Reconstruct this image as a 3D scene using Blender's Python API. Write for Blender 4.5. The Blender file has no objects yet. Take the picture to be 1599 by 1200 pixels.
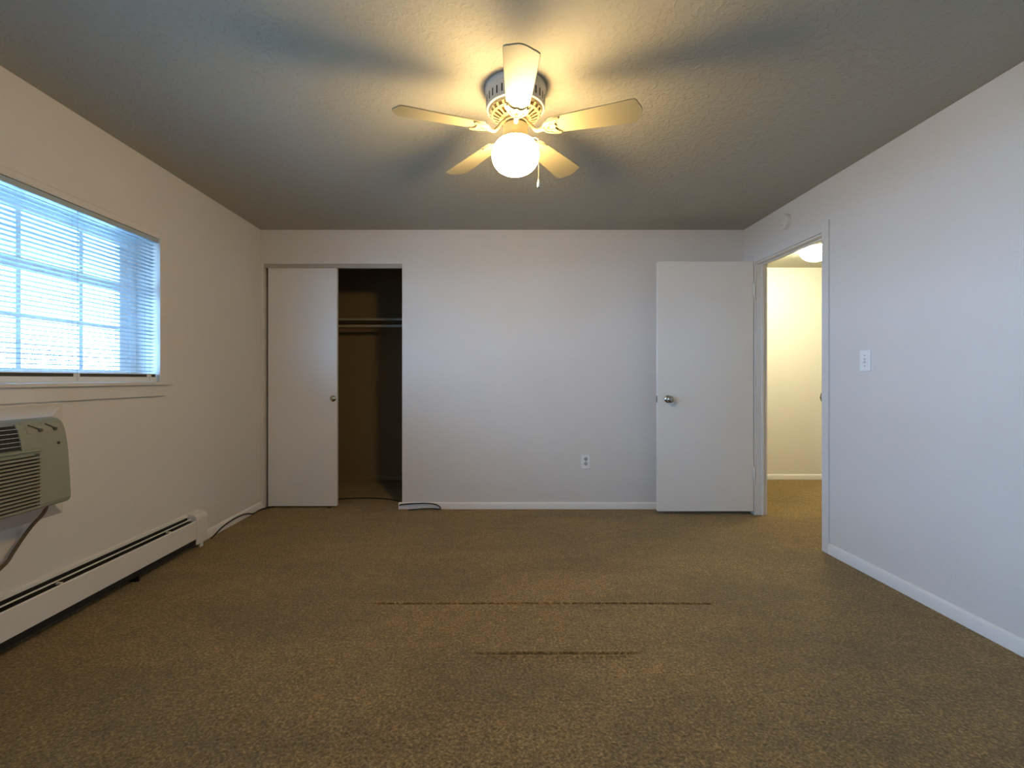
import bpy, bmesh, math, random
from mathutils import Vector, Matrix

random.seed(7)
sc = bpy.context.scene
COL = sc.collection
PI = math.pi
R = math.radians

# ------------------------------------------------------------------ camera
CH = 1.0914                                  # camera height above the carpet
cam_d = bpy.data.cameras.new('camera')
cam = bpy.data.objects.new('camera', cam_d); COL.objects.link(cam)
cam.location = (0, 0, CH)
cam.rotation_euler = (R(90), 0, 0)
cam_d.sensor_width = 36.0
cam_d.lens = 725 / 1599 * 36.0
cam_d.shift_x = 23.5 / 1599
cam_d.shift_y = -8 / 1599
cam_d.clip_start = 0.02
sc.camera = cam

# ------------------------------------------------------------------ exposure, world
sc.view_settings.view_transform = 'Standard'
sc.view_settings.look = 'None'
sc.view_settings.exposure = 0.44
sc.view_settings.gamma = 1.0
sc.view_settings.use_curve_mapping = False
try:
    sc.cycles.use_denoising = True
    sc.cycles.denoiser = 'OPENIMAGEDENOISE'
    sc.cycles.max_bounces = 10
    sc.cycles.diffuse_bounces = 7
    sc.cycles.transparent_max_bounces = 12
    sc.cycles.sample_clamp_indirect = 6.0
    sc.cycles.caustics_reflective = False
    sc.cycles.caustics_refractive = False
except Exception:
    pass

SKY_STRENGTH = 50.0
w = bpy.data.worlds.new('overcast_sky'); sc.world = w
w.use_nodes = True
nt = w.node_tree; nt.nodes.clear()
tc = nt.nodes.new('ShaderNodeTexCoord')
sep = nt.nodes.new('ShaderNodeSeparateXYZ')
ramp = nt.nodes.new('ShaderNodeValToRGB')
ramp.color_ramp.elements[0].position = 0.0
ramp.color_ramp.elements[0].color = (0.18, 0.315, 0.55, 1)
ramp.color_ramp.elements[1].position = 0.6
ramp.color_ramp.elements[1].color = (0.31, 0.57, 1.0, 1)
bg = nt.nodes.new('ShaderNodeBackground'); bg.inputs['Strength'].default_value = SKY_STRENGTH
out = nt.nodes.new('ShaderNodeOutputWorld')
nt.links.new(tc.outputs['Generated'], sep.inputs[0])
nt.links.new(sep.outputs['Z'], ramp.inputs[0])
nt.links.new(ramp.outputs[0], bg.inputs['Color'])
nt.links.new(bg.outputs[0], out.inputs[0])

LAMP_STRENGTH = 86.0
LAMP_COLOR = (1.0, 0.70, 0.315)
HALL_STRENGTH = 96.0
HALL_COLOR = (1.0, 0.94, 0.62)

# ------------------------------------------------------------------ room measures (metres)
XL, XR = -1.984, 2.075          # side walls
YB, YF = 3.898, -1.25           # back wall, wall behind the camera
ZC = 2.344                      # ceiling
WY0, WY1 = 0.95, 2.735          # window opening along the left wall
WZ0, WZ1 = CH - 0.0185, CH + 0.857
CX0, CX1, CZ1 = -1.962, -0.796, 2.059     # closet opening
CYB = 5.0                                 # closet back wall
DY0, DY1, DZ1 = 2.944, 3.722, 2.026       # door opening in right wall
XH = XR + 0.085                           # hall face of right wall
HYB, HZC = 5.04, 2.30                     # hall back wall, hall ceiling

# portal: tells the renderer where daylight enters (gives no light of its own)
pl = bpy.data.lights.new('window_portal', 'AREA')
pl.shape = 'RECTANGLE'; pl.size = 0.86; pl.size_y = WY1 - WY0
po = bpy.data.objects.new('window_portal', pl); COL.objects.link(po)
po.location = (-2.28, (WY0 + WY1) / 2, (WZ0 + WZ1) / 2)
po.rotation_euler = (0, R(-90), 0)
pl.cycles.is_portal = True
VY0, VY1 = -1.05, 0.40           # added unseen window behind the camera, brings extra daylight
pl2 = bpy.data.lights.new('window_portal', 'AREA')
pl2.shape = 'RECTANGLE'; pl2.size = 0.86; pl2.size_y = VY1 - VY0
po2 = bpy.data.objects.new('window_portal', pl2); COL.objects.link(po2)
po2.location = (-2.28, (VY0 + VY1) / 2, (WZ0 + WZ1) / 2)
po2.rotation_euler = (0, R(-90), 0)
pl2.cycles.is_portal = True

# ------------------------------------------------------------------ materials
def new_mat(name):
    m = bpy.data.materials.new(name); m.use_nodes = True
    b = m.node_tree.nodes['Principled BSDF']
    return m, m.node_tree, b

def mat(name, col, rough=0.5, metal=0.0, bump=0.0, scale=80, var=0.0, spec=0.5, detail=3, vscale=6):
    m, nt, b = new_mat(name)
    b.inputs['Base Color'].default_value = (*col, 1)
    b.inputs['Roughness'].default_value = rough
    b.inputs['Metallic'].default_value = metal
    b.inputs['Specular IOR Level'].default_value = spec
    tc = nt.nodes.new('ShaderNodeTexCoord')
    if var > 0:
        n = nt.nodes.new('ShaderNodeTexNoise'); n.inputs['Scale'].default_value = vscale
        n.inputs['Detail'].default_value = 4
        nt.links.new(tc.outputs['Object'], n.inputs['Vector'])
        r = nt.nodes.new('ShaderNodeValToRGB')
        r.color_ramp.elements[0].position = 0.3; r.color_ramp.elements[1].position = 0.7
        r.color_ramp.elements[0].color = (*[c * (1 - var) for c in col], 1)
        r.color_ramp.elements[1].color = (*[min(1, c * (1 + var)) for c in col], 1)
        nt.links.new(n.outputs['Fac'], r.inputs[0]); nt.links.new(r.outputs[0], b.inputs['Base Color'])
    if bump > 0:
        n = nt.nodes.new('ShaderNodeTexNoise'); n.inputs['Scale'].default_value = scale
        n.inputs['Detail'].default_value = detail
        nt.links.new(tc.outputs['Object'], n.inputs['Vector'])
        bp = nt.nodes.new('ShaderNodeBump'); bp.inputs['Strength'].default_value = bump
        bp.inputs['Distance'].default_value = 0.004
        nt.links.new(n.outputs['Fac'], bp.inputs['Height']); nt.links.new(bp.outputs[0], b.inputs['Normal'])
    return m

M = {}
M['wall'] = mat('wall_paint', (0.70, 0.665, 0.63), 0.55, bump=0.35, scale=45, var=0.015, vscale=2.5, spec=0.3)
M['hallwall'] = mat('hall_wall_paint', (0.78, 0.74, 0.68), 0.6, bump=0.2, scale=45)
M['trim'] = mat('trim_paint', (0.80, 0.775, 0.745), 0.38, bump=0.08, scale=12)
M['door'] = mat('door_paint', (0.76, 0.735, 0.70), 0.42, bump=0.1, scale=9, var=0.012, vscale=4)
M['fan'] = mat('fan_enamel', (0.46, 0.37, 0.205), 0.35, var=0.02)
M['blade'] = mat('blade_laminate', (0.38, 0.33, 0.195), 0.45, var=0.03, vscale=9)
M['fanhouse'] = mat('fan_housing_enamel', (0.48, 0.48, 0.45), 0.25)
M['black'] = mat('black_void', (0.008, 0.008, 0.008), 0.7)
M['heater'] = mat('heater_enamel', (0.74, 0.70, 0.65), 0.4, bump=0.05, scale=20)
M['ac'] = mat('beige_plastic', (0.27, 0.275, 0.205), 0.45, bump=0.12, scale=300)
M['acgrille'] = mat('beige_grille_plastic', (0.30, 0.285, 0.22), 0.5)
M['acdark'] = mat('dark_lever_plastic', (0.10, 0.10, 0.07), 0.5)
M['cordbrown'] = mat('brown_cord_rubber', (0.11, 0.075, 0.045), 0.55)
M['cable'] = mat('black_cable_rubber', (0.012, 0.010, 0.010), 0.45)
M['steel'] = mat('satin_nickel', (0.46, 0.45, 0.43), 0.22, metal=1.0)
M['brass'] = mat('aged_brass', (0.55, 0.50, 0.36), 0.22, metal=1.0)
M['closet'] = mat('closet_wall_brown', (0.26, 0.185, 0.095), 0.7, bump=0.2, scale=40)  # closet surfaces coloured far darker and browner than the room walls
M['casing'] = mat('door_casing_paint', (0.70, 0.67, 0.64), 0.42, bump=0.06, scale=12)
M['track'] = mat('closet_track_paint', (0.42, 0.38, 0.33), 0.4)
M['plate'] = mat('white_plastic', (0.82, 0.82, 0.82), 0.3)
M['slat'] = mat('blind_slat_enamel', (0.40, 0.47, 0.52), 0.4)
M['vinyl'] = mat('window_vinyl', (0.80, 0.82, 0.82), 0.35)
M['shelf'] = mat('shelf_paint', (0.42, 0.37, 0.28), 0.5)
M['eave'] = mat('eave_paint', (0.72, 0.73, 0.72), 0.6, var=0.03)
M['bark'] = mat('bark', (0.16, 0.17, 0.18), 0.9, bump=0.5, scale=30)
M['ground'] = mat('frosted_lawn', (0.16, 0.17, 0.16), 0.95, var=0.2, vscale=0.4)
M['gold'] = mat('gold_trim', (0.75, 0.52, 0.20), 0.3, metal=1.0)
M['screw'] = mat('screw_dark', (0.08, 0.075, 0.06), 0.4, metal=0.6)
M['slot'] = mat('outlet_slot_dark', (0.05, 0.05, 0.05), 0.6)
M['recept'] = mat('outlet_face_grey', (0.42, 0.42, 0.44), 0.4)

# textured (knock-down) ceiling
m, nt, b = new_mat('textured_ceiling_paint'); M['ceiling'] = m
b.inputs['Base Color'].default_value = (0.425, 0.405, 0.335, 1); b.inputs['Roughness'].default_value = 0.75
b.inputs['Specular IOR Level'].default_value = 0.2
tc = nt.nodes.new('ShaderNodeTexCoord')
n1 = nt.nodes.new('ShaderNodeTexNoise'); n1.inputs['Scale'].default_value = 38; n1.inputs['Detail'].default_value = 5
n1.inputs['Distortion'].default_value = 0.8
n2 = nt.nodes.new('ShaderNodeTexNoise'); n2.inputs['Scale'].default_value = 130; n2.inputs['Detail'].default_value = 2
rr = nt.nodes.new('ShaderNodeValToRGB'); rr.color_ramp.elements[0].position = 0.48; rr.color_ramp.elements[1].position = 0.62
mx = nt.nodes.new('ShaderNodeMath'); mx.operation = 'MULTIPLY_ADD'; mx.inputs[1].default_value = 0.35
bp = nt.nodes.new('ShaderNodeBump'); bp.inputs['Strength'].default_value = 0.38; bp.inputs['Distance'].default_value = 0.004
nt.links.new(tc.outputs['Object'], n1.inputs['Vector']); nt.links.new(tc.outputs['Object'], n2.inputs['Vector'])
nt.links.new(n1.outputs['Fac'], rr.inputs[0]); nt.links.new(n2.outputs['Fac'], mx.inputs[0]); nt.links.new(rr.outputs[0], mx.inputs[2])
nt.links.new(mx.outputs[0], bp.inputs['Height']); nt.links.new(bp.outputs[0], b.inputs['Normal'])

# carpet
m, nt, b = new_mat('brown_carpet_pile'); M['carpet'] = m
b.inputs['Roughness'].default_value = 0.95; b.inputs['Specular IOR Level'].default_value = 0.1
try:
    b.inputs['Sheen Weight'].default_value = 0.35; b.inputs['Sheen Roughness'].default_value = 0.6
    b.inputs['Sheen Tint'].default_value = (0.95, 0.85, 0.62, 1)
except Exception:
    pass
tc = nt.nodes.new('ShaderNodeTexCoord')
def noise(scale, detail, rough=0.5, dist=0.0, stretch=None):
    n = nt.nodes.new('ShaderNodeTexNoise'); n.inputs['Scale'].default_value = scale
    n.inputs['Detail'].default_value = detail; n.inputs['Roughness'].default_value = rough
    n.inputs['Distortion'].default_value = dist
    if stretch:
        mp = nt.nodes.new('ShaderNodeMapping'); mp.inputs['Scale'].default_value = stretch
        nt.links.new(tc.outputs['Object'], mp.inputs[0]); nt.links.new(mp.outputs[0], n.inputs['Vector'])
    else:
        nt.links.new(tc.outputs['Object'], n.inputs['Vector'])
    return n
fine = noise(100, 4, 0.7, 0.5)
mid = noise(17, 6, 0.75, 0.6)
big = noise(2.2, 3, 0.5, 0.6, (0.6, 1.5, 1))
rf = nt.nodes.new('ShaderNodeValToRGB'); cr = rf.color_ramp
cr.elements[0].position = 0.34; cr.elements[0].color = (0.054, 0.028, 0.005, 1)
cr.elements[1].position = 0.68; cr.elements[1].color = (0.43, 0.262, 0.088, 1)
e = cr.elements.new(0.5); e.color = (0.165, 0.092, 0.024, 1)
nt.links.new(fine.outputs['Fac'], rf.inputs[0])
rm = nt.nodes.new('ShaderNodeMapRange'); rm.inputs['From Min'].default_value = 0.3; rm.inputs['From Max'].default_value = 0.7
rm.inputs['To Min'].default_value = 0.66; rm.inputs['To Max'].default_value = 1.34
nt.links.new(mid.outputs['Fac'], rm.inputs['Value'])
rb = nt.nodes.new('ShaderNodeMapRange'); rb.inputs['From Min'].default_value = 0.35; rb.inputs['From Max'].default_value = 0.65
rb.inputs['To Min'].default_value = 0.82; rb.inputs['To Max'].default_value = 1.18
nt.links.new(big.outputs['Fac'], rb.inputs['Value'])
mm = nt.nodes.new('ShaderNodeMath'); mm.operation = 'MULTIPLY'
nt.links.new(rm.outputs[0], mm.inputs[0]); nt.links.new(rb.outputs[0], mm.inputs[1])
vm = nt.nodes.new('ShaderNodeVectorMath'); vm.operation = 'SCALE'
nt.links.new(rf.outputs[0], vm.inputs[0]); nt.links.new(mm.outputs[0], vm.inputs['Scale'])
nt.links.new(vm.outputs[0], b.inputs['Base Color'])
bp = nt.nodes.new('ShaderNodeBump'); bp.inputs['Strength'].default_value = 0.9; bp.inputs['Distance'].default_value = 0.008
ad = nt.nodes.new('ShaderNodeMath'); ad.operation = 'ADD'
nt.links.new(fine.outputs['Fac'], ad.inputs[0]); nt.links.new(mid.outputs['Fac'], ad.inputs[1])
nt.links.new(ad.outputs[0], bp.inputs['Height']); nt.links.new(bp.outputs[0], b.inputs['Normal'])

def emit(name, col, strength):
    m, nt, b = new_mat(name)
    b.inputs['Base Color'].default_value = (0.9, 0.88, 0.84, 1)
    b.inputs['Roughness'].default_value = 0.25
    b.inputs['Emission Color'].default_value = (*col, 1)
    b.inputs['Emission Strength'].default_value = strength
    return m
M['globe'] = emit('lit_opal_glass', LAMP_COLOR, LAMP_STRENGTH)
M['hallglobe'] = emit('lit_hall_glass', HALL_COLOR, HALL_STRENGTH)

# window glass: see-through with a faint reflection
m = bpy.data.materials.new('window_glass'); m.use_nodes = True; M['glass'] = m
nt = m.node_tree; nt.nodes.clear()
o_ = nt.nodes.new('ShaderNodeOutputMaterial'); tr = nt.nodes.new('ShaderNodeBsdfTransparent')
gl = nt.nodes.new('ShaderNodeBsdfGlossy'); gl.inputs['Roughness'].default_value = 0.02
fr = nt.nodes.new('ShaderNodeFresnel')
gb_ = nt.nodes.new('ShaderNodeNewGeometry'); im = nt.nodes.new('ShaderNodeMapRange')      # same reflection on both faces of the pane
im.inputs['To Min'].default_value = 1.45; im.inputs['To Max'].default_value = 1 / 1.45
nt.links.new(gb_.outputs['Backfacing'], im.inputs['Value']); nt.links.new(im.outputs[0], fr.inputs['IOR'])
mxs = nt.nodes.new('ShaderNodeMixShader'); tr.inputs['Color'].default_value = (0.94, 0.98, 0.97, 1)
nt.links.new(fr.outputs[0], mxs.inputs[0]); nt.links.new(tr.outputs[0], mxs.inputs[1]); nt.links.new(gl.outputs[0], mxs.inputs[2])
nt.links.new(mxs.outputs[0], o_.inputs[0])

# ------------------------------------------------------------------ mesh helpers
def wloc(o):
    v = Vector((0, 0, 0))
    while o is not None:
        v += o.location; o = o.parent
    return v

class MB:
    def __init__(s): s.bm = bmesh.new()
    def box(s, x0, x1, y0, y1, z0, z1):
        v = [s.bm.verts.new(p) for p in ((x0,y0,z0),(x1,y0,z0),(x1,y1,z0),(x0,y1,z0),(x0,y0,z1),(x1,y0,z1),(x1,y1,z1),(x0,y1,z1))]
        for f in ((0,3,2,1),(4,5,6,7),(0,1,5,4),(1,2,6,5),(2,3,7,6),(3,0,4,7)): s.bm.faces.new([v[i] for i in f])
        return s
    def prism(s, pts, a, b, axis='y', cap=True):
        """closed outline pts extruded from a to b along axis; pts are (x,z) for y, (y,z) for x, (x,y) for z"""
        def P(p, t):
            return {'y': (p[0], t, p[1]), 'x': (t, p[0], p[1]), 'z': (p[0], p[1], t)}[axis]
        A = [s.bm.verts.new(P(p, a)) for p in pts]; B = [s.bm.verts.new(P(p, b)) for p in pts]
        n = len(pts)
        for i in range(n): s.bm.faces.new((A[i], A[(i+1) % n], B[(i+1) % n], B[i]))
        if cap: s.bm.faces.new(A[::-1]); s.bm.faces.new(B)
        return s
    def lathe(s, prof, c, seg=48, axis='z', cap0=True, cap1=True):
        """prof = [(radius, offset along axis)]"""
        rings = []
        for r_, t in prof:
            ring = []
            for i in range(seg):
                a = 2 * PI * i / seg; u, v = r_ * math.cos(a), r_ * math.sin(a)
                p = {'z': (u, v, t), 'y': (u, t, v), 'x': (t, u, v)}[axis]
                ring.append(s.bm.verts.new((c[0] + p[0], c[1] + p[1], c[2] + p[2])))
            rings.append(ring)
        for A, B in zip(rings, rings[1:]):
            for i in range(seg): s.bm.faces.new((A[i], A[(i+1) % seg], B[(i+1) % seg], B[i]))
        if cap0: s.bm.faces.new(rings[0][::-1])
        if cap1: s.bm.faces.new(rings[-1])
        return s
    def tube(s, pts, rad, seg=10, flat=1.0):
        pts = [Vector(p) for p in pts]
        rads = rad if isinstance(rad, (list, tuple)) else [rad] * len(pts)
        rings = []; up = None
        for i, p in enumerate(pts):
            d = (pts[min(i+1, len(pts)-1)] - pts[max(i-1, 0)]).normalized()
            if up is None: up = Vector((0, 0, 1)) if abs(d.z) < 0.9 else Vector((1, 0, 0))
            x = d.cross(up).normalized(); y = x.cross(d).normalized(); up = y
            rings.append([s.bm.verts.new(p + x * rads[i] * math.cos(2*PI*k/seg) + y * rads[i] * flat * math.sin(2*PI*k/seg)) for k in range(seg)])
        for A, B in zip(rings, rings[1:]):
            for i in range(seg): s.bm.faces.new((A[i], A[(i+1) % seg], B[(i+1) % seg], B[i]))
        s.bm.faces.new(rings[0][::-1]); s.bm.faces.new(rings[-1])
        return s
    def build(s, name, m, parent=None, origin=None, smooth=False, bevel=0, seg=2, angle=35):
        bmesh.ops.recalc_face_normals(s.bm, faces=s.bm.faces)
        org = Vector(origin) if origin is not None else (wloc(parent) if parent else Vector((0, 0, 0)))
        bmesh.ops.translate(s.bm, verts=s.bm.verts, vec=-org)
        me = bpy.data.meshes.new(name); s.bm.to_mesh(me); s.bm.free()
        o = bpy.data.objects.new(name, me); COL.objects.link(o)
        me.materials.append(m if not isinstance(m, str) else M[m])
        if parent: o.parent = parent; o.location = org - wloc(parent)
        else: o.location = org
        if smooth:
            for p in me.polygons: p.use_smooth = True
            me.set_sharp_from_angle(angle=R(angle))
        if bevel:
            md = o.modifiers.new('bevel', 'BEVEL'); md.width = bevel; md.segments = seg; md.limit_method = 'ANGLE'; md.angle_limit = R(40)
            md.harden_normals = False
        return o

def smooth_path(pts, n=8):
    """Catmull-Rom through the points"""
    P = [Vector(p) for p in pts]; P = [P[0]*2 - P[1]] + P + [P[-1]*2 - P[-2]]; outp = []
    for i in range(1, len(P) - 2):
        for k in range(n):
            t = k / n; a, b_, c, d = P[i-1], P[i], P[i+1], P[i+2]
            outp.append(0.5 * ((2*b_) + (c - a)*t + (2*a - 5*b_ + 4*c - d)*t*t + (3*b_ - a - 3*c + d)*t**3))
    outp.append(P[-2]); return outp

def empty(name, loc):
    o = bpy.data.objects.new(name, None); COL.objects.link(o); o.location = loc; o.empty_display_size = 0.05
    return o
def tag(o, label=None, cat=None, group=None, kind=None):
    if label: o['label'] = label
    if cat: o['category'] = cat
    if group: o['group'] = group
    if kind: o['kind'] = kind
    return o
def struct(o, label=None, cat=None): return tag(o, label, cat, None, 'structure')

# ------------------------------------------------------------------ floor (carpet with two pressed-in furniture lines)
GR = [(2.254, -0.578, 1.032), (1.844, -0.066, 0.544)]
def floor_h(x, y):
    h = 0.0
    for gy, a, b_ in GR:
        if x < a - 0.03 or x > b_ + 0.03: continue
        k = min(1, max(0, (x - a + 0.03) / 0.06)) * min(1, max(0, (b_ + 0.03 - x) / 0.06))
        d = y - gy - 0.002 * math.sin(x * 5)
        if -0.05 < d < 0.03:
            h += k * ((-0.019 if gy > 2 else -0.013) * math.exp(-((d - 0.004) / (0.0035 if d > 0.004 else 0.0105)) ** 2) + 0.006 * math.exp(-((d + 0.022) / 0.012) ** 2))
    return h
ys = [YF]
y = YF
while y < HYB + 0.1:
    near = min(abs(y - 2.254), abs(y - 1.844))
    y += 0.0015 if near < 0.05 else (0.02 if near < 0.07 else 0.08)
    ys.append(min(y, HYB + 0.1))
xs = [XL - 0.02]
x = XL - 0.02
while x < 4.3:
    x += 0.02 if -0.68 < x < 1.12 else 0.1
    xs.append(x)
bm = bmesh.new()
grid = [[bm.verts.new((x, y, floor_h(x, y))) for x in xs] for y in ys]
for j in range(len(ys) - 1):
    for i in range(len(xs) - 1):
        bm.faces.new((grid[j][i], grid[j][i+1], grid[j+1][i+1], grid[j+1][i]))
s_ = MB(); s_.bm.free(); s_.bm = bm
s_.box(XL - 0.3, 4.4, YF - 0.1, HYB + 0.2, -0.15, -0.02)
fl = s_.build('floor', 'carpet', smooth=True, angle=60); struct(fl, 'mottled brown cut pile carpet running through room, closet and hall', 'floor')

# ------------------------------------------------------------------ walls and ceilings
T = 0.115
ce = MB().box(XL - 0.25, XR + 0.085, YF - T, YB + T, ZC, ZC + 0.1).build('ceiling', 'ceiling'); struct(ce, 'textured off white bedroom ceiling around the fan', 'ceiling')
wb = MB()
wb.box(XL - 0.02, CX0, YB, YB + T, 0, ZC); wb.box(CX0, CX1, YB, YB + T, CZ1, ZC); wb.box(CX1, XR, YB, YB + T, 0, ZC)
struct(wb.build('wall_back', 'wall'), 'off white back wall between the closet and the open door', 'wall')
wr = MB()
wr.box(XR, XH, YF - T, DY0, 0, ZC); wr.box(XR, XH, DY1, YB + T, 0, ZC); wr.box(XR, XH, DY0, DY1, DZ1, ZC)
struct(wr.build('wall_right', 'wall'), 'off white right wall holding the doorway and the light switch', 'wall')
XO = XL - 0.25
wl = MB()
wl.box(XO, XL, YF - T, VY0, 0, ZC); wl.box(XO, XL, VY1, WY0, 0, ZC)
wl.box(XO, XL, VY0, VY1, 0, WZ0 - 0.018); wl.box(XO, XL, VY0, VY1, WZ1, ZC); wl.box(XO, XL, WY1, YB, 0, ZC)
wl.box(XO, XL, WY0, WY1, 0, WZ0 - 0.018); wl.box(XO, XL, WY0, WY1, WZ1, ZC)
struct(wl.build('wall_left', 'wall'), 'off white left wall with the window and the air conditioner', 'wall')
struct(MB().box(XL, XR, YF - T, YF, 0, ZC).build('wall_front', 'wall'), 'off white wall on the near side of the bedroom', 'wall')
cl = MB()
cl.box(XL - 0.25, -0.2, CYB, CYB + 0.1, 0, ZC)
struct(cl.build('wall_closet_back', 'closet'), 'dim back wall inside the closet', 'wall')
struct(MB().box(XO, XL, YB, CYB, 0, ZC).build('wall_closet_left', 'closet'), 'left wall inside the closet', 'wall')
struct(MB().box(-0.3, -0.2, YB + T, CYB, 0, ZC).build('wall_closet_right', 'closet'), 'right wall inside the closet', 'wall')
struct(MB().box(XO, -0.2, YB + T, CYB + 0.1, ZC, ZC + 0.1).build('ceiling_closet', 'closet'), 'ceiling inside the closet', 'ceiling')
struct(MB().box(XR, 4.2, HYB, HYB + 0.1, 0, ZC).build('wall_hall_back', 'hallwall'), 'warm lit cream wall at the far side of the hall', 'wall')
struct(MB().box(XH - 0.085, XH, YB + T, HYB, 0, ZC).build('wall_hall_left', 'hallwall'), 'hall wall beyond the door hinges', 'wall')
struct(MB().box(4.1, 4.2, 1.4, HYB, 0, ZC).build('wall_hall_right', 'hallwall'), 'far right wall of the hall', 'wall')
struct(MB().box(XH, 4.2, 1.3, 1.4, 0, ZC).build('wall_hall_front', 'hallwall'), 'near wall of the hall', 'wall')
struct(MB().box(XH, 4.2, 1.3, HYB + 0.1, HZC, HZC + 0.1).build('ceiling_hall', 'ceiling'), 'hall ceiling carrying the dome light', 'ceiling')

def bb_prof(t=0.013, h=0.056):   # (outward, z)
    return [(0, 0), (t, 0), (t, h - 0.014), (t - 0.003, h - 0.006), (t - 0.008, h - 0.001), (0, h)]
def base_y(name, x0, x1, y, h=0.056, mt='trim', **k):     # on a wall facing -Y
    b_ = MB().prism([(y - a, z) for a, z in bb_prof(h=h)], x0, x1, 'x')
    return struct(b_.build(name, mt, smooth=True), **k)
b_ = MB().prism([(YB - a, z) for a, z in bb_prof()], CX1 - 0.028, XR, 'x')
struct(b_.build('baseboard_back', 'trim', smooth=True), 'white painted baseboard along the back wall', 'baseboard')
b_ = MB().prism([(XR - a, z) for a, z in bb_prof(h=0.066)], YF, DY0 - 0.051, 'y')
struct(b_.build('baseboard_right', 'trim', smooth=True), 'white painted baseboard along the right wall', 'baseboard')
b_ = MB().prism([(XL + a, z) for a, z in bb_prof(h=0.062)], 3.072, YB, 'y')
struct(b_.build('baseboard_left', 'trim', smooth=True), 'white baseboard between heater end and closet', 'baseboard')
base_y('baseboard_hall', XH, 4.1, HYB, 0.056, label='white baseboard on the hall far wall', cat='baseboard')
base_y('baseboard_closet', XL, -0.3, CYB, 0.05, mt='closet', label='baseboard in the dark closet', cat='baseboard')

# ------------------------------------------------------------------ door frame (trim_1), bedroom door (door_1)
f = MB()
cx = XR - 0.014
f.box(cx, XR, DY0 - 0.051, DY0 + 0.004, 0, DZ1 + 0.060)                 # near casing
f.box(cx, XR, DY1 - 0.004, DY1 + 0.051, 0, DZ1 + 0.060)                 # far casing
f.box(cx, XR, DY0 + 0.004, DY1 - 0.004, DZ1 - 0.004, DZ1 + 0.060)       # head casing
f.box(XR, XH + 0.004, DY0, DY0 + 0.018, 0, DZ1)
f.box(XR, XH + 0.004, DY1 - 0.018 + 0.012, DY1, 0, DZ1)
f.box(XR, XH + 0.004, DY0, DY1, DZ1 - 0.016, DZ1)
f.box(XR + 0.038, XR + 0.060, DY0 + 0.018, DY0 + 0.030, 0, DZ1 - 0.016) # stops
f.box(XR + 0.038, XR + 0.060, DY1 - 0.018, DY1 - 0.006, 0, DZ1 - 0.016)
f.box(XR + 0.038, XR + 0.060, DY0 + 0.030, DY1 - 0.018, DZ1 - 0.028, DZ1 - 0.016)
tf = f.build('trim_1', 'casing', bevel=0.003); struct(tf, 'white painted door casing and jamb around the hall doorway', 'door frame')
b_ = MB().box(XR + 0.002, XR + 0.034, DY0 + 0.017, DY0 + 0.0195, 0.945, 1.005)
b_.tube([(XR - 0.015 + 0.002, DY0 + 0.0075, 0.948), (XR - 0.017, DY0 + 0.0085, 0.975), (XR - 0.015 + 0.002, DY0 + 0.0075, 1.002)], [0.002, 0.005, 0.002], 8)
b_.build('strike_plate', 'steel', tf, bevel=0.001)

HX = XR - 0.020
DW = 0.768; DYf = 3.718; DT = 0.035
dr = MB().box(HX - DW, HX, DYf, DYf + DT, 0.030, 2.037 - 0.004)
door = dr.build('door_1', 'door', origin=(HX, DYf, 0.03), bevel=0.002)
struct(door, 'flat off white bedroom door standing open against the back wall', 'door')
kx, kz = HX - DW + 0.083, CH - (624 - 592) / 725 * 3.68
kb = MB(); kb.lathe([(0.031, 0), (0.031, -0.004), (0.026, -0.009), (0.013, -0.012), (0.011, -0.028), (0.017, -0.034), (0.026, -0.042), (0.0285, -0.052), (0.026, -0.060), (0.018, -0.065), (0.0, -0.0665)], (kx, DYf, kz), 40, 'y', cap1=False)
k = kb.build('door_knob', 'steel', door, smooth=True, angle=50); k['label'] = 'round satin metal knob'
kb = MB(); kb.lathe([(0.031, 0), (0.031, 0.004), (0.026, 0.009), (0.013, 0.012), (0.011, 0.028), (0.017, 0.034), (0.026, 0.042), (0.0285, 0.052), (0.026, 0.060), (0.018, 0.065), (0.0, 0.0665)], (kx, DYf + DT, kz), 40, 'y', cap1=False)
kb.build('door_knob', 'steel', door, smooth=True, angle=50)
x0 = HX - DW
lt = MB().box(x0 - 0.0012, x0 + 0.001, DYf + 0.005, DYf + 0.030, kz - 0.028, kz + 0.028)
lp = lt.build('latch_plate', 'steel', door)
lb = MB(); lb.prism([(x0 - 0.012, DYf + 0.009), (x0 + 0.001, DYf + 0.009), (x0 + 0.001, DYf + 0.024), (x0 - 0.004, DYf + 0.024)], kz - 0.007, kz + 0.007, 'z')
lb.build('latch_bolt', 'steel', lp, bevel=0.001)
for hz in (CH + (592 - 453) / 725 * 3.72, CH - (738 - 592) / 725 * 3.72):
    hb = MB()
    hb.tube([(HX + 0.004, DYf - 0.005, hz - 0.045), (HX + 0.004, DYf - 0.005, hz + 0.045)], 0.0055, 12)
    for q in (-0.047, 0.047): hb.lathe([(0.002, -0.003), (0.006, 0), (0.002, 0.003)], (HX + 0.004, DYf - 0.005, hz + q), 12)
    hb.box(HX - 0.014, HX + 0.001, DYf - 0.002, DYf + 0.0005, hz - 0.043, hz + 0.043)
    hb.box(HX + 0.003, HX + 0.0055, DYf - 0.004, DYf + 0.028, hz - 0.043, hz + 0.043)
    h_ = hb.build('hinge', 'door', door)

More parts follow.
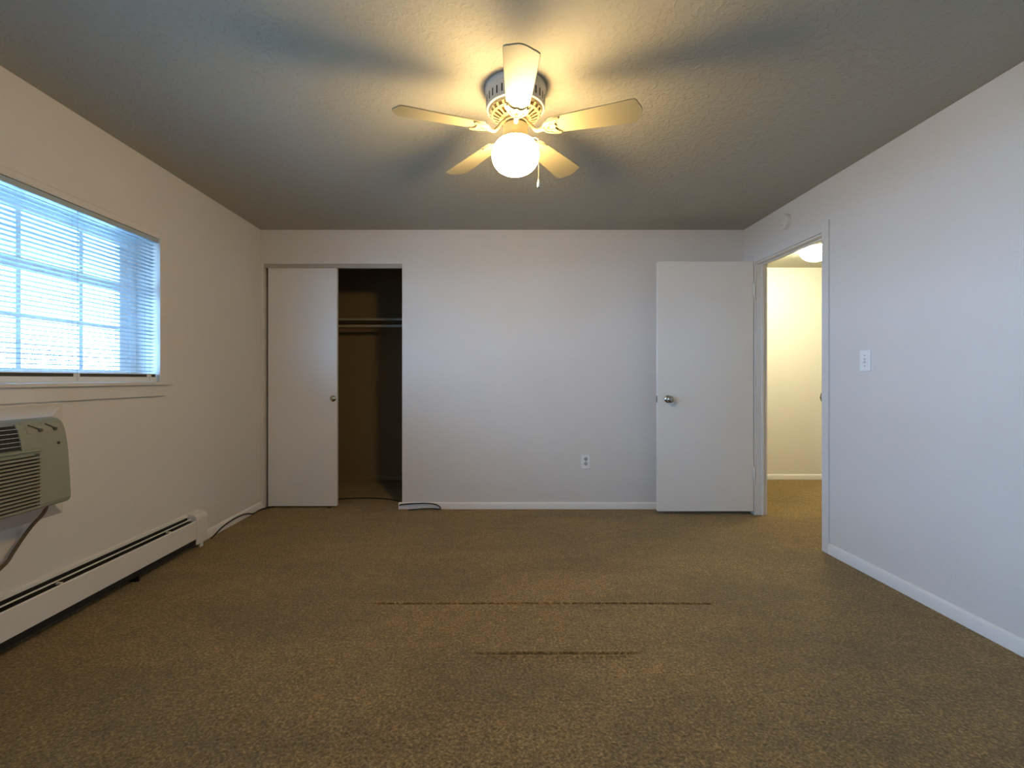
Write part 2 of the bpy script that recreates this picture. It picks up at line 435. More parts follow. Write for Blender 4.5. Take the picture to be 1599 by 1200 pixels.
# ------------------------------------------------------------------ closet: track, sliding doors, shelf, rod
tk = MB().box(CX0, CX1, YB + 0.016, YB + 0.024, 2.028, CZ1); tk.box(CX0, CX1, YB + 0.024, YB + 0.10, CZ1 - 0.006, CZ1)
tk.box(CX0, CX1, YB + 0.058, YB + 0.061, 2.03, CZ1 - 0.006)
struct(tk.build('trim_2', 'track'), 'pale metal track fascia across the closet opening', 'closet track')
LY = YB + 0.030
sd = MB().box(-1.936, -1.353, LY, LY + 0.033, 0.014, 2.034).build('door_2', 'door', origin=(-1.936, LY, 0.014), bevel=0.0015)
struct(sd, 'flat off white sliding closet door slid to the left', 'closet door')
kn = MB().lathe([(0.026, 0.001), (0.027, -0.003), (0.024, -0.008), (0.017, -0.012), (0.0, -0.0145)], (-1.386, LY, 0.925), 36, 'y', cap1=False).build('finger_pull', 'brass', sd, smooth=True, angle=60)
kn['label'] = 'round domed brass pull'
sd2 = MB().box(-1.940, -1.37, LY + 0.040, LY + 0.073, 0.014, 2.034).build('door_3', 'door', origin=(-1.940, LY + 0.04, 0.014), bevel=0.0015)
struct(sd2, 'second sliding closet door tucked behind the first', 'closet door')
fg = MB().box(-1.43, -1.405, LY - 0.012, LY + 0.08, 0.0, 0.012).build('trim_3', 'screw', bevel=0.003)
struct(fg, 'small dark floor guide under the sliding closet door', 'floor guide')
sh = MB().box(XL, -0.3, 4.65, CYB, CH + 0.588, CH + 0.606)
sh = sh.build('closet_shelf', 'shelf', origin=(-1.14, CYB, CH + 0.588)); tag(sh, 'painted wooden shelf running across the top of the closet', 'shelf')
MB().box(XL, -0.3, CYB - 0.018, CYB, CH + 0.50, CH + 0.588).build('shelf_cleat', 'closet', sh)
rod = MB().tube([(XL, 4.69, CH + 0.534), (-0.3, 4.69, CH + 0.534)], 0.0155, 20).build('closet_rod', 'shelf', origin=(-1.14, 4.69, CH + 0.534), smooth=True)
tag(rod, 'pale round hanging rod under the closet shelf', 'closet rod')

# ------------------------------------------------------------------ window_1
XG = -2.155
wx0, wx1 = XG - 0.035, XG + 0.030
fr_ = MB()
zt, zb = CH + 0.822, WZ0
fy0, fy1 = WY0, WY1
fr_.box(wx0, wx1, fy0, fy0 + 0.045, zb, WZ1); fr_.box(wx0, wx1, fy1 - 0.045, fy1, zb, WZ1)
fr_.box(wx0, wx1, fy0 + 0.045, fy1 - 0.045, CH + 0.79, WZ1); fr_.box(wx0, wx1, fy0 + 0.045, fy1 - 0.045, zb, CH + 0.012)
win = fr_.build('window_1', 'vinyl', origin=(XG, (fy0 + fy1) / 2, zb), bevel=0.003); struct(win, 'white framed window with grille bars on the left wall', 'window')
ss = MB(); sx0, sx1 = XG - 0.016, XG + 0.016
a0, a1 = fy0 + 0.045, fy1 - 0.045
ss.box(sx0, sx1, a0, a0 + 0.057, CH + 0.012, CH + 0.79); ss.box(sx0, sx1, a1 - 0.057, a1, CH + 0.012, CH + 0.79)
ss.box(sx0, sx1, a0 + 0.057, a1 - 0.057, CH + 0.768, CH + 0.79); ss.box(sx0, sx1, a0 + 0.057, a1 - 0.057, CH + 0.012, CH + 0.050)
ss.box(sx0, sx1 + 0.004, a0 + 0.057, a1 - 0.057, CH + 0.497, CH + 0.548)
ss.build('sash', 'vinyl', win, bevel=0.002)
mu = MB()
g0, g1 = a0 + 0.057, a1 - 0.057
for yy in (2.40, 2.085, 1.77, 1.455, 1.14): mu.box(XG - 0.006, XG + 0.006, yy - 0.0115, yy + 0.0115, CH + 0.05, CH + 0.768)
mu.box(XG - 0.0055, XG + 0.0055, g0 + 0.001, g1 - 0.001, CH + 0.278, CH + 0.296)
mu.build('grille_bars', 'vinyl', win)
MB().box(XG - 0.010, XG - 0.007, g0 - 0.005, g1 + 0.005, CH + 0.045, CH + 0.775).build('glass_pane', 'glass', win)
MB().box(XL - 0.05, XL - 0.003, WY0, WY1, CH + 0.824, WZ1).build('head_filler', 'wall', win)
sl = MB(); sl.box(XO, XL, WY0, WY1, WZ0 - 0.018, WZ0); sl.box(XL, XL + 0.032, WY0 - 0.07, WY1 + 0.065, WZ0 - 0.018, WZ0)
sl.build('window_sill', 'wall', win, bevel=0.004, seg=3)
ap = MB().prism([(WY0 - 0.05, WZ0 - 0.018), (WY1 + 0.052, WZ0 - 0.018), (WY1 + 0.028, WZ0 - 0.082), (WY0 - 0.03, WZ0 - 0.082)], XL, XL + 0.016, 'x')
ap.build('window_apron', 'wall', win, bevel=0.002)

# added window, unseen behind the camera, so daylight reaches back and right walls
f2 = MB()
f2.box(wx0, wx1, VY0, VY0 + 0.045, zb, WZ1); f2.box(wx0, wx1, VY1 - 0.045, VY1, zb, WZ1)
f2.box(wx0, wx1, VY0 + 0.045, VY1 - 0.045, CH + 0.79, WZ1); f2.box(wx0, wx1, VY0 + 0.045, VY1 - 0.045, zb, CH + 0.012)
added_win = f2.build('added_window', 'vinyl', origin=(XG, (VY0 + VY1) / 2, zb), bevel=0.003); struct(added_win, 'white framed window added behind the camera for extra daylight', 'window')
MB().box(XG - 0.010, XG - 0.007, VY0 + 0.04, VY1 - 0.04, CH + 0.01, CH + 0.80).build('glass_pane', 'glass', added_win)
s2 = MB(); s2.box(XO, XL, VY0, VY1, WZ0 - 0.018, WZ0); s2.box(XL, XL + 0.032, VY0 - 0.07, VY1 + 0.065, WZ0 - 0.018, WZ0)
s2.build('window_sill', 'wall', added_win, bevel=0.004, seg=3)

# ------------------------------------------------------------------ venetian blind
by0, by1 = WY0 + 0.008, WY1 - 0.006
XB = -2.010                                   # slat centre line
bl = empty('venetian_blind', (XB, (by0 + by1) / 2, CH + 0.79)); tag(bl, 'white metal venetian blind with open slats hanging inside the window', 'blind')
hr = MB().box(XB - 0.018, XB + 0.020, by0, by1, CH + 0.797, CH + 0.822)
hr.build('headrail', 'slat', bl, bevel=0.002)
sb = MB()
top, bot = CH + 0.778, CH + 0.044
ns = 36
tilt = R(9)
for i in range(ns):
    z = top - (top - bot) * i / (ns - 1)
    jy = random.uniform(-0.0012, 0.0012); tt = tilt + random.uniform(-0.035, 0.035)
    prof = []
    for k in range(6):
        u = -0.0125 + 0.025 * k / 5
        c_ = 0.0020 * (1 - (u / 0.0125) ** 2)
        prof.append((u, c_))
    sag = random.uniform(-0.0008, 0.0008)
    pts = [(u, c_ + 0.0003) for u, c_ in prof] + [(u, c_ - 0.0003) for u, c_ in prof[::-1]]
    pts = [(XB + u * math.cos(tt) - c_ * math.sin(tt), z + sag + u * math.sin(tt) + c_ * math.cos(tt)) for u, c_ in pts]
    sb.prism(pts, by0 + 0.004 + jy, by1 - 0.006 + jy, 'y')
sb.build('slat_panel', 'slat', bl, smooth=True, angle=50)
rl = MB().box(XB - 0.012, XB + 0.012, by0 + 0.003, by1 - 0.003, WZ0 + 0.0015, CH + 0.011).build('bottom_rail', 'vinyl', bl, bevel=0.003)
gs = MB().box(XB - 0.009, XB + 0.008, by0 + 0.006, by1 - 0.008, CH + 0.011, CH + 0.026).build('rail_gap_shade', 'screw', rl); gs['label'] = 'dark strip standing in for the shaded gap above the bottom rail'  # shade of the open gap below the slats, put in as colour
for yy in (2.67, 2.21, 1.70, 1.22): MB().box(XB + 0.004, XB + 0.0105, yy - 0.016, yy + 0.016, CH + 0.008, CH + 0.028).build('rail_clip', 'vinyl', rl)
MB().box(XB - 0.012, XB + 0.012, by0 + 0.004, by1 - 0.006, CH + 0.026, CH + 0.0295).build('rail_cap', 'vinyl', rl)
for yy in (2.70 - 0.03, 2.21, 1.70, 1.22):
    lc = MB()
    for dx in (-0.0135, 0.0135): lc.tube([(XB + dx, yy, CH + 0.80), (XB + dx, yy, WZ0 + 0.010)], 0.0009, 6)
    for i in range(ns):
        z = top - (top - bot) * i / (ns - 1) - 0.0016
        lc.tube([(XB - 0.0135, yy, z), (XB + 0.0135, yy, z)], 0.0005, 4)
    lc.build('ladder_cord', 'slat', bl)

# ------------------------------------------------------------------ outside: eave, lawn, bare tree
ev = MB().prism([(-2.26, CH + 1.10), (-3.05, CH + 0.745), (-3.05, CH + 0.80), (-2.26, CH + 1.16)], -1.5, 6.0, 'y')
ev.box(-3.09, -3.05, -1.5, 6.0, CH + 0.735, CH + 0.86)
struct(ev.build('trim_4', 'eave'), 'pale sloping roof eave outside above the window', 'eave')
gr = MB().box(-60, -2.6, -50, 60, -3.3, -3.2).build('ground_outside', 'ground'); struct(gr, 'ground outside the window', 'ground')
tb = MB()
def branch(p, d, L, r_, depth):
    p2 = p + d * L
    tb.tube([p, (p + p2) / 2 + Vector((0, random.uniform(-1, 1), random.uniform(-1, 1))) * L * 0.05, p2], [r_, r_ * 0.8, r_ * 0.6], 6)
    if depth == 0: return
    for k in range(3 if depth > 1 else 2):
        a = random.uniform(-0.75, 0.75); b2 = random.uniform(-0.5, 0.5)
        nd = (d + Vector((b2, a, random.uniform(0.0, 0.35)))).normalized()
        branch(p + d * L * random.uniform(0.55, 1.0), nd, L * random.uniform(0.6, 0.8), r_ * 0.6, depth - 1)
branch(Vector((-9.0, 10.2, -3.2)), Vector((0, -0.08, 1)).normalized(), 2.6, 0.09, 5)
tr_ = tb.build('bare_tree', 'bark', origin=(-9.0, 10.2, -3.2), smooth=True); tag(tr_, 'thin bare tree branches outside the window', 'tree')

# ------------------------------------------------------------------ air conditioner
XF = -1.784; AY0, AY1 = 0.93, 1.950
ac = empty('air_conditioner', (XL, (AY0 + AY1) / 2, CH - 0.62)); tag(ac, 'beige wall air conditioner with louvred front under the window', 'air conditioner')
P = [(XF - 0.093, -0.157), (XF - 0.075, -0.158), (XF - 0.055, -0.164), (XF - 0.040, -0.176), (XF - 0.030, -0.194), (XF - 0.022, -0.225), (XF - 0.015, -0.262), (XF - 0.010, -0.31), (XF - 0.004, -0.40),
     (XF, -0.47), (XF, -0.490), (XF - 0.004, -0.503), (XF - 0.014, -0.510), (XF - 0.093, -0.512)]
prof = [(a, CH + h) for a, h in P]
MB().prism(prof, AY0, AY1, 'y').build('cover', 'ac', ac, bevel=0.010, seg=4)
# flared plaster sleeve between wall and cover
bmx = MB(); B = XF - 0.088
def rect(x, y0, y1, z0, z1): return [bmx.bm.verts.new(p) for p in ((x, y0, z0), (x, y1, z0), (x, y1, z1), (x, y0, z1))]
Ar = rect(XL - 0.01, AY0 - 0.187, 2.137, CH - 0.62, CH - 0.109); Br = rect(B, AY0 + 0.003, AY1 - 0.003, CH - 0.505, CH - 0.161)
for i in range(4): bmx.bm.faces.new((Ar[i], Ar[(i+1) % 4], Br[(i+1) % 4], Br[i]))
bmx.bm.faces.new(Ar[::-1]); bmx.bm.faces.new(Br)
bmx.build('wall_sleeve', 'wall', ac, bevel=0.004)
def xf_at(h):    # cover surface x at height h (below camera)
    for (x0_, h0), (x1_, h1) in zip(P[:11], P[1:11]):
        if h1 <= h <= h0: return x0_ + (x1_ - x0_) * (h0 - h) / max(1e-6, h0 - h1)
    return XF
# discharge grille: black opening with thin pale vanes on the curved shoulder
dg = MB(); hs = [-0.178, -0.195, -0.215, -0.235, -0.255, -0.268]
pts = [(xf_at(h) + 0.0035, CH + h) for h in hs] + [(xf_at(h) - 0.004, CH + h) for h in hs[::-1]]
dgo = dg.prism(pts, AY0 + 0.12, 1.752, 'y').build('discharge_opening', 'black', ac)
vn = MB()
for h in (-0.190, -0.206, -0.222, -0.238, -0.254):
    vn.box(xf_at(h) + 0.001, xf_at(h) + 0.0075, AY0 + 0.12, 1.750, CH + h - 0.0007, CH + h + 0.0007)
vn.build('vane', 'plate', dgo)
rim = MB()
for (ya, yb) in ((1.750, 1.762),):
    pts = [(xf_at(h) + 0.009, CH + h) for h in [-0.172] + hs[1:] + [-0.278]] + [(xf_at(h) - 0.004, CH + h) for h in ([-0.172] + hs[1:] + [-0.278])[::-1]]
    rim.prism(pts, ya, yb, 'y')
rim.box(xf_at(-0.278) - 0.003, xf_at(-0.278) + 0.010, AY0 + 0.10, 1.83, CH - 0.283, CH - 0.272)
rim.build('discharge_rim', 'ac', ac, bevel=0.003)
# intake louvres
ig = MB().box(XF - 0.012, XF + 0.0015, AY0 + 0.06, 1.800, CH - 0.497, CH - 0.298).build('intake_backing', 'black', ac)
lv = MB()
for i in range(15):
    h = -0.300 - i * 0.0137
    lv.prism([(XF - 0.004, CH + h), (XF + 0.011, CH + h - 0.002), (XF + 0.011, CH + h - 0.0075), (XF - 0.004, CH + h - 0.0108)], AY0 + 0.055, 1.812, 'y')
lv.box(XF - 0.010, XF + 0.006, 1.806, 1.818, CH - 0.500, CH - 0.290); lv.box(XF - 0.010, XF + 0.006, AY0 + 0.05, AY0 + 0.062, CH - 0.500, CH - 0.290)
lv.build('intake_grille', 'acgrille', ac, bevel=0.0012)
# control recess with two levers
cp = MB(); hs2 = [-0.172, -0.185, -0.200, -0.214]
cp.prism([(xf_at(h) + 0.0015, CH + h) for h in hs2] + [(xf_at(h) - 0.004, CH + h) for h in hs2[::-1]], 1.788, 1.925, 'y')
cpo = cp.build('control_panel', 'acgrille', ac, bevel=0.001)
for y0_, y1_ in ((1.800, 1.838), (1.868, 1.900)):
    l_ = MB(); l_.tube([(xf_at(-0.180) + 0.003, y0_, CH - 0.180), (xf_at(-0.192) + 0.004, (y0_ + y1_) / 2, CH - 0.190), (xf_at(-0.200) + 0.004, y1_, CH - 0.200)], 0.0028, 8)
    l_.lathe([(0.0075, -0.004), (0.007, 0.006), (0.0, 0.008)], (xf_at(-0.202) + 0.003, y1_, CH - 0.203), 16, 'x', cap1=False)
    l_.build('control_lever', 'acdark', cpo, smooth=True)
MB().lathe([(0.006, -0.003), (0.006, 0.002), (0.0, 0.003)], (xf_at(-0.262), 1.905, CH - 0.262), 16, 'x', cap1=False).build('screw', 'screw', ac, smooth=True)
cd = smooth_path([(-1.90, 2.0 - 0.03, CH - 0.500), (-1.925, 1.975, CH - 0.565), (-1.945, 1.945, CH - 0.612), (-1.955, 1.915, CH - 0.655), (-1.957, 1.88, CH - 0.70), (-1.957, 1.85, CH - 0.735), (-1.957, 1.79, CH - 0.765), (-1.96, 1.70, CH - 0.79), (-1.965, 1.55, CH - 0.80), (-1.970, 1.40, CH - 0.78)])
MB().tube(cd, 0.0085, 10, 0.75).build('power_cord', 'cordbrown', ac, smooth=True)

# ------------------------------------------------------------------ baseboard heater
hy0, hy1 = -0.6, 3.070
hx = XL + 0.069
ht = empty('baseboard_heater', (XL, (hy0 + hy1) / 2, 0)); tag(ht, 'long white hydronic baseboard heater along the left wall', 'heater')
MB().prism([(XL, 0.03), (XL + 0.006, 0.03), (XL + 0.006, 0.208), (XL + 0.014, 0.208), (XL + 0.013, 0.222), (XL, 0.226)], hy0, hy1 - 0.01, 'y').build('back_plate', 'heater', ht)
MB().prism([(hx - 0.004, 0.070), (hx, 0.070), (hx, 0.182), (hx - 0.005, 0.187), (hx - 0.007, 0.185), (hx - 0.004, 0.181)], hy0, hy1 - 0.105, 'y').build('front_panel', 'heater', ht)
MB().box(XL + 0.0065, hx - 0.006, hy0 + 0.01, hy1 - 0.108, 0.035, 0.180).build('fin_tube_shade', 'black', ht)  # solid black block, the heater's inner shade put into its colour
MB().box(XL + 0.0062, XL + 0.010, hy0 + 0.01, hy1 - 0.108, 0.17, 0.207).build('slot_shade', 'black', ht)  # black strip added behind the slot so it reads as deep shade
dm = MB().prism([(XL + 0.030, 0.197), (XL + 0.036, 0.195), (XL + 0.036, 0.192), (XL + 0.030, 0.194)], hy0, hy1 - 0.105, 'y')
for yy in (2.05, 2.73, 1.2):
    dm.box(XL + 0.040, hx - 0.006, yy - 0.006, yy + 0.006, 0.184, 0.192)
dm.build('damper', 'heater', ht)
ec = MB(); ec.prism([(XL, 0.030), (hx + 0.003, 0.030), (hx + 0.004, 0.19), (hx - 0.003, 0.208), (hx - 0.016, 0.219), (XL, 0.230)], hy1 - 0.110, hy1, 'y')
ec.build('end_cap', 'heater', ht, bevel=0.003)
MB().box(hx - 0.02, hx - 0.008, hy1 - 0.06, hy1 - 0.03, 0.0, 0.032).build('foot', 'heater', ht)
for yy in (0.2, 1.4, 2.5): MB().box(XL + 0.001, hx - 0.012, yy - 0.006, yy + 0.006, 0.0, 0.07).build('bracket', 'black', ht)

# ------------------------------------------------------------------ cable on the carpet
zc_ = 0.0055
pc = [(XL + 0.040, 3.16, zc_), (XL + 0.028, 3.22, 0.010), (XL + 0.018, 3.33, 0.030), (XL + 0.018, 3.45, 0.043), (XL + 0.018, 3.57, 0.042), (XL + 0.020, 3.66, 0.028), (XL + 0.026, 3.73, 0.008), (XL + 0.022, 3.85, zc_),
      (XL + 0.055, 3.908, zc_), (-1.80, 4.05, zc_), (-1.62, 4.15, zc_), (-1.43, 4.195, zc_), (-1.28, 4.225, zc_), (-1.12, 4.225, zc_), (-0.98, 4.19, zc_), (-0.88, 4.12, zc_), (-0.825, 4.00, 0.012),
      (-0.818, 3.895, 0.030), (-0.790, 3.872, 0.044), (-0.68, 3.868, 0.052), (-0.58, 3.866, 0.054), (-0.505, 3.864, 0.044), (-0.470, 3.855, 0.020), (-0.478, 3.852, 0.010), (-0.53, 3.855, 0.014), (-0.61, 3.857, 0.012), (-0.68, 3.855, 0.007), (-0.735, 3.850, zc_)]
cb = MB().tube(smooth_path(pc, 8), 0.0052, 10).build('coaxial_cable', 'cable', origin=(-0.8, 3.9, 0), smooth=True)
tag(cb, 'thin black cable looping out of the closet along the carpet edge', 'cable')

# ------------------------------------------------------------------ outlet, switch, detector
ox, oz = 0.745, CH - (721 - 592) / 186
ou = MB().box(ox - 0.037, ox + 0.037, YB - 0.006, YB, oz - 0.060, oz + 0.060).build('wall_outlet', 'plate', origin=(ox, YB, oz), bevel=0.003, seg=3)
tag(ou, 'white duplex electrical outlet low on the back wall', 'outlet')
for q in (0.021, -0.019):
    rc = MB().lathe([(0.0155, 0), (0.0155, -0.002), (0.0, -0.0021)], (ox, YB - 0.006, oz + q), 28, 'y', cap1=False).build('receptacle', 'recept', ou, smooth=True)
    st = MB()
    st.box(ox - 0.0075, ox - 0.0050, YB - 0.0087, YB - 0.0078, oz + q - 0.001, oz + q + 0.008)
    st.box(ox + 0.0050, ox + 0.0075, YB - 0.0087, YB - 0.0078, oz + q - 0.001, oz + q + 0.008)
    st.lathe([(0.003, -0.0078), (0.003, -0.0087)], (ox, YB, oz + q - 0.007), 12, 'y')
    st.build('slot', 'slot', rc)
MB().lathe([(0.003, 0), (0.002, -0.001)], (ox, YB - 0.006, oz + 0.001), 12, 'y').build('screw', 'screw', ou)

sy, sz = 2.612, CH + (592 - 563.5) / 725 * 2.612
sw = MB().box(XR - 0.007, XR, sy - 0.038, sy + 0.038, sz - 0.060, sz + 0.060).build('light_switch', 'plate', origin=(XR, sy, sz), bevel=0.003, seg=3)
tag(sw, 'white toggle light switch plate on the right wall', 'light switch')
tg = MB().box(XR - 0.0076, XR - 0.0068, sy - 0.006, sy + 0.006, sz - 0.0125, sz + 0.0125).build('toggle_slot', 'recept', sw)
MB().prism([(XR - 0.006, sz + 0.006), (XR - 0.020, sz - 0.009), (XR - 0.018, sz - 0.014), (XR - 0.006, sz - 0.005)], sy - 0.0045, sy + 0.0045, 'y').build('toggle', 'plate', tg, bevel=0.001)
for q in (-0.030, 0.030): MB().lathe([(0.003, 0.0), (0.002, -0.001)], (XR - 0.007, sy, sz + q), 12, 'x').build('screw', 'screw', sw)

dy, dz = 3.330, CH + (592 - 347) / 725 * 3.335
sdet = MB().lathe([(0.056, 0), (0.056, -0.020), (0.052, -0.029), (0.044, -0.033), (0.0, -0.034)], (XR, dy, dz), 48, 'x', cap1=False).build('smoke_detector', 'casing', origin=(XR, dy, dz), smooth=True, angle=30)
tag(sdet, 'small round white detector on the wall above the doorway', 'smoke detector')
for q in ((0.012, -0.020), (-0.012, -0.030)):
    MB().lathe([(0.003, -0.033), (0.003, -0.0350)], (XR, dy + q[0], dz + q[1]), 12, 'x').build('vent_hole', 'slot', sdet)

# ------------------------------------------------------------------ hall dome light
hx_, hy_ = 2.885, 4.19
hl = empty('hall_light', (hx_, hy_, HZC)); tag(hl, 'lit white dome ceiling light in the hall seen through doorway', 'ceiling light')
MB().lathe([(0.15, 0), (0.155, -0.010), (0.150, -0.028), (0.140, -0.032)], (hx_, hy_, HZC), 48).build('base_pan', 'plate', hl, smooth=True)
MB().lathe([(0.139, -0.030), (0.138, -0.045), (0.128, -0.075), (0.108, -0.105), (0.078, -0.128), (0.04, -0.142), (0.0, -0.146)], (hx_, hy_, HZC), 48, cap1=False).build('glass_dome', 'hallglobe', hl, smooth=True)
for k in range(3):
    a = R(172 + 120 * k); u, v = math.cos(a), math.sin(a)
    MB().tube([(hx_ + 0.146 * u, hy_ + 0.146 * v, HZC - 0.032), (hx_ + 0.165 * u, hy_ + 0.165 * v, HZC - 0.036), (hx_ + 0.175 * u, hy_ + 0.175 * v, HZC - 0.036)], [0.007, 0.006, 0.008], 12).build('thumb_screw', 'gold', hl, smooth=True)

# ------------------------------------------------------------------ ceiling fan
FX, FY = 0.080, 2.005
fan = empty('ceiling_fan', (FX, FY, ZC)); tag(fan, 'cream five blade flush ceiling fan with a lit globe', 'ceiling fan')
C = (FX, FY, CH)
hs_ = MB().lathe([(0.128, 1.2526), (0.132, 1.250), (0.132, 1.240), (0.1285, 1.236), (0.128, 1.222), (0.1265, 1.218), (0.1265, 1.165), (0.124, 1.160), (0.118, 1.158), (0.0, 1.158)], C, 72, cap1=False).build('motor_housing', 'fanhouse', fan, smooth=True, angle=40)
sl_ = MB()
for k in range(32):
    a = 2 * PI * (k + 0.5) / 32
    mtx = Matrix.Translation(Vector((FX, FY, 0))) @ Matrix.Rotation(a, 4, 'Z')
    before = set(sl_.bm.verts)
    pts = []
    for j in range(9):
        t = PI * j / 8; pts.append((0.0032 * math.cos(t), CH + 1.205 + 0.0032 * math.sin(t)))
    for j in range(9):
        t = PI + PI * j / 8; pts.append((0.0032 * math.cos(t), CH + 1.178 + 0.0032 * math.sin(t)))
    sl_.prism(pts, 0.120, 0.1272, 'x')
    nv = [v for v in sl_.bm.verts if v not in before]
    bmesh.ops.transform(sl_.bm, matrix=mtx, verts=nv)
sl_.build('vent_slots', 'black', hs_)
# pierced lower grille of the motor
gl_ = MB()
def annulus(r0, z0, r1, z1, th=0.004):
    gl_.lathe([(r0, z0), (r1, z1), (r1, z1 + th), (r0, z0 + th), (r0, z0)], C, 72, cap0=False, cap1=False)
annulus(0.117, 1.158, 0.112, 1.146); annulus(0.104, 1.136, 0.096, 1.131); annulus(0.068, 1.119, 0.052, 1.116)
def spoke(a, r0, z0, r1, z1, w0, w1, th=0.004):
    u = Vector((math.cos(a), math.sin(a), 0)); n = Vector((-math.sin(a), math.cos(a), 0)); c = Vector(C)
    vs = []
    for (r_, z_, w_) in ((r0, z0, w0), (r1, z1, w1)):
        for sgn in (-1, 1):
            for t_ in (0, th): vs.append(gl_.bm.verts.new(c + u * r_ + n * sgn * w_ / 2 + Vector((0, 0, z_ + t_))))
    for f_ in ((0, 1, 3, 2), (4, 6, 7, 5), (0, 2, 6, 4), (1, 5, 7, 3), (0, 4, 5, 1), (2, 3, 7, 6)): gl_.bm.faces.new([vs[i] for i in f_])
for k in range(24):
    a = 2 * PI * k / 24
    spoke(a, 0.114, 1.148, 0.102, 1.135, 0.012, 0.011); spoke(a, 0.098, 1.132, 0.066, 1.1187, 0.011, 0.007)
gl_.build('motor_grille', 'fan', fan, smooth=True, angle=30)
MB().lathe([(0.100, 1.158), (0.096, 1.150), (0.050, 1.128), (0.050, 1.118), (0.0, 1.118)], C, 48, cap1=False).build('motor_core', M['gold'], fan, smooth=True, angle=40)
MB().lathe([(0.050, 1.118), (0.054, 1.112), (0.054, 1.103), (0.046, 1.099), (0.034, 1.098), (0.034, 1.090)], C, 48).build('flywheel', 'fan', fan, smooth=True, angle=40)
nk = MB().lathe([(0.050, 1.092), (0.0535, 1.089), (0.0535, 1.050), (0.056, 1.045), (0.066, 1.030), (0.0735, 1.022), (0.0735, 1.016), (0.060, 1.018)], C, 56)
nk.build('lamp_fitter', 'fan', fan, smooth=True, angle=40)
ga, gb, gc = 0.102, 0.080, 0.965
gp = [(0.052, 1.040), (0.054, 1.030)]
for k in range(4, 33):
    t = PI / 2 - PI * k / 32
    ex = 0.86
    r_ = ga * abs(math.cos(t)) ** ex; z_ = gb * (1 if math.sin(t) > 0 else -1) * abs(math.sin(t)) ** 0.95
    if z_ > 0.058: continue
    gp.append((max(r_, 0.0), gc + z_))
gp[-1] = (0.0, gc - gb)
MB().lathe(gp, C, 64, cap0=False, cap1=False).build('glass_globe', 'globe', fan, smooth=True, angle=70)
# pull chain
ch = MB(); px_, py_ = 0.175, 1.952
z = CH + 0.998
ch.tube([(FX + 0.066, FY - 0.035, CH + 1.024), (px_ - 0.012, py_ + 0.006, CH + 1.018), (px_ - 0.003, py_ + 0.002, CH + 1.010), (px_, py_, CH + 0.996)], 0.0014, 8)
while z > CH + 0.842:
    ch.lathe([(0.0006, -0.0018), (0.0020, 0), (0.0006, 0.0018)], (px_, py_, z), 8); z -= 0.0036
chain = ch.build('pull_chain', 'fan', fan, smooth=True)
MB().lathe([(0.0015, 0.034), (0.004, 0.028), (0.0055, 0.016), (0.0065, 0.004), (0.0060, 0)], (px_, py_, CH + 0.806), 16).build('chain_bell', 'plate', chain, smooth=True, angle=60)
MB().lathe([(0.004, 0), (0.003, -0.004), (0.0, -0.005)], (px_, py_, CH + 0.806), 12, cap1=False).build('chain_tip', 'screw', chain, smooth=True)

def blade_mesh():
    bm_ = bmesh.new()
    right = [(0.148, 0.040), (0.165, 0.0445), (0.30, 0.0535), (0.42, 0.0605), (0.485, 0.0640), (0.497, 0.0625), (0.505, 0.052), (0.509, 0.040), (0.516, 0.027), (0.522, 0.012), (0.5235, 0.0)]
    outl = right + [(x_, -y_) for x_, y_ in right[::-1][1:]] + [(0.142, -0.030), (0.142, 0.030)]
    A = [bm_.verts.new((x_, y_, 0.0)) for x_, y_ in outl]; B_ = [bm_.verts.new((x_, y_, 0.0055)) for x_, y_ in outl]
    n = len(outl)
    for i in range(n): bm_.faces.new((A[i], A[(i+1) % n], B_[(i+1) % n], B_[i]))
    bm_.faces.new(A[::-1]); bm_.faces.new(B_)
    bmesh.ops.recalc_face_normals(bm_, faces=bm_.faces)
    me = bpy.data.meshes.new('fan_blade'); bm_.to_mesh(me); bm_.free(); me.materials.append(M['blade']); return me
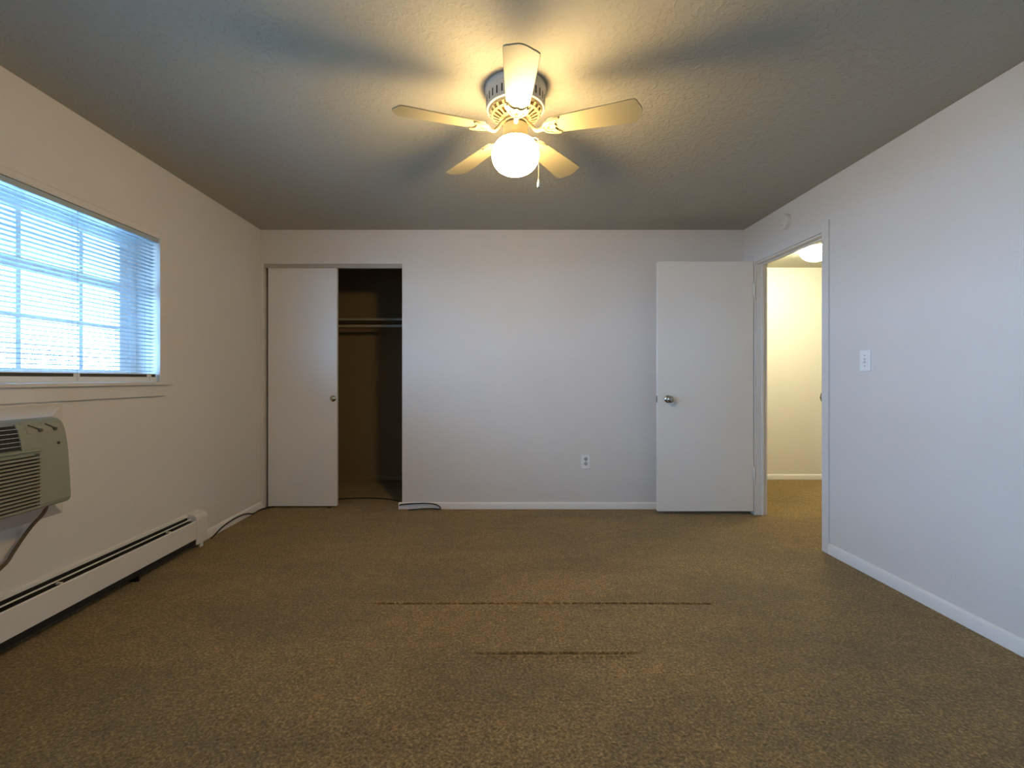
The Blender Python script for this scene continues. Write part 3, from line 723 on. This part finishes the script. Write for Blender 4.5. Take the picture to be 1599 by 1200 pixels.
def bracket_mesh():
    m_ = MB()
    # scalloped crescent plate under the blade root
    half = [(0.118, 0.010), (0.128, 0.024), (0.146, 0.036), (0.168, 0.043), (0.190, 0.0455), (0.198, 0.041), (0.194, 0.036), (0.184, 0.031), (0.176, 0.022), (0.171, 0.012), (0.174, 0.005), (0.178, 0.0)]
    outl = half + [(x_, -y_) for x_, y_ in half[::-1][1:]]
    m_.prism(outl, -0.0060, -0.0005, 'z')
    # raised scroll ribs and three screws
    for s in (-1, 1):
        m_.tube(smooth_path([(0.120, 0.006 * s, -0.006), (0.135, 0.022 * s, -0.008), (0.158, 0.033 * s, -0.008), (0.182, 0.038 * s, -0.0075), (0.193, 0.041 * s, -0.007)], 4), 0.0032, 8)
        m_.tube(smooth_path([(0.128, 0.004 * s, -0.007), (0.146, 0.013 * s, -0.008), (0.163, 0.014 * s, -0.007)], 4), 0.0026, 8)
    return m_
pitch = R(-12)
bme = blade_mesh()
bm_b = bracket_mesh()
bmesh.ops.recalc_face_normals(bm_b.bm, faces=bm_b.bm.faces)
brm = bpy.data.meshes.new('blade_bracket'); bm_b.bm.to_mesh(brm); bm_b.bm.free(); brm.materials.append(M['fan'])
for p_ in brm.polygons: p_.use_smooth = True
brm.set_sharp_from_angle(angle=R(40))
am = MB()
# arm from the flywheel down and out to the plate (in the blade's unpitched frame)
am.tube(smooth_path([(0.044, 0, 0.036), (0.062, 0, 0.030), (0.078, 0, 0.006), (0.094, 0, -0.010), (0.110, 0, -0.010), (0.128, 0, -0.006)], 5), [0.0085] * 10 + [0.0095] * 16, 10, 0.8)
am.tube([(0.112, 0, -0.007), (0.150, 0, -0.006)], [0.011, 0.004], 10, 0.6)
for s in (-1, 1): am.lathe([(0.004, 0), (0.003, -0.003), (0.0, -0.0035)], (0.150, 0.026 * s, -0.0065), 12, cap1=False)
bmesh.ops.recalc_face_normals(am.bm, faces=am.bm.faces)
arm = bpy.data.meshes.new('bracket_arm'); am.bm.to_mesh(arm); am.bm.free(); arm.materials.append(M['fan'])
for p_ in arm.polygons: p_.use_smooth = True
for k in range(5):
    a = R(-90 + 72 * k)
    b_ = bpy.data.objects.new('fan_blade', bme); COL.objects.link(b_); b_.parent = fan
    b_.location = (0, 0, CH + 1.068 - ZC)
    b_.rotation_mode = 'QUATERNION'
    b_.rotation_quaternion = (Matrix.Rotation(a, 4, 'Z') @ Matrix.Rotation(pitch, 4, 'X')).to_quaternion()
    md = b_.modifiers.new('bevel', 'BEVEL'); md.width = 0.0018; md.segments = 2; md.limit_method = 'ANGLE'
    br = bpy.data.objects.new('blade_bracket', brm); COL.objects.link(br); br.parent = b_
    ar = bpy.data.objects.new('blade_arm', arm); COL.objects.link(ar); ar.parent = b_
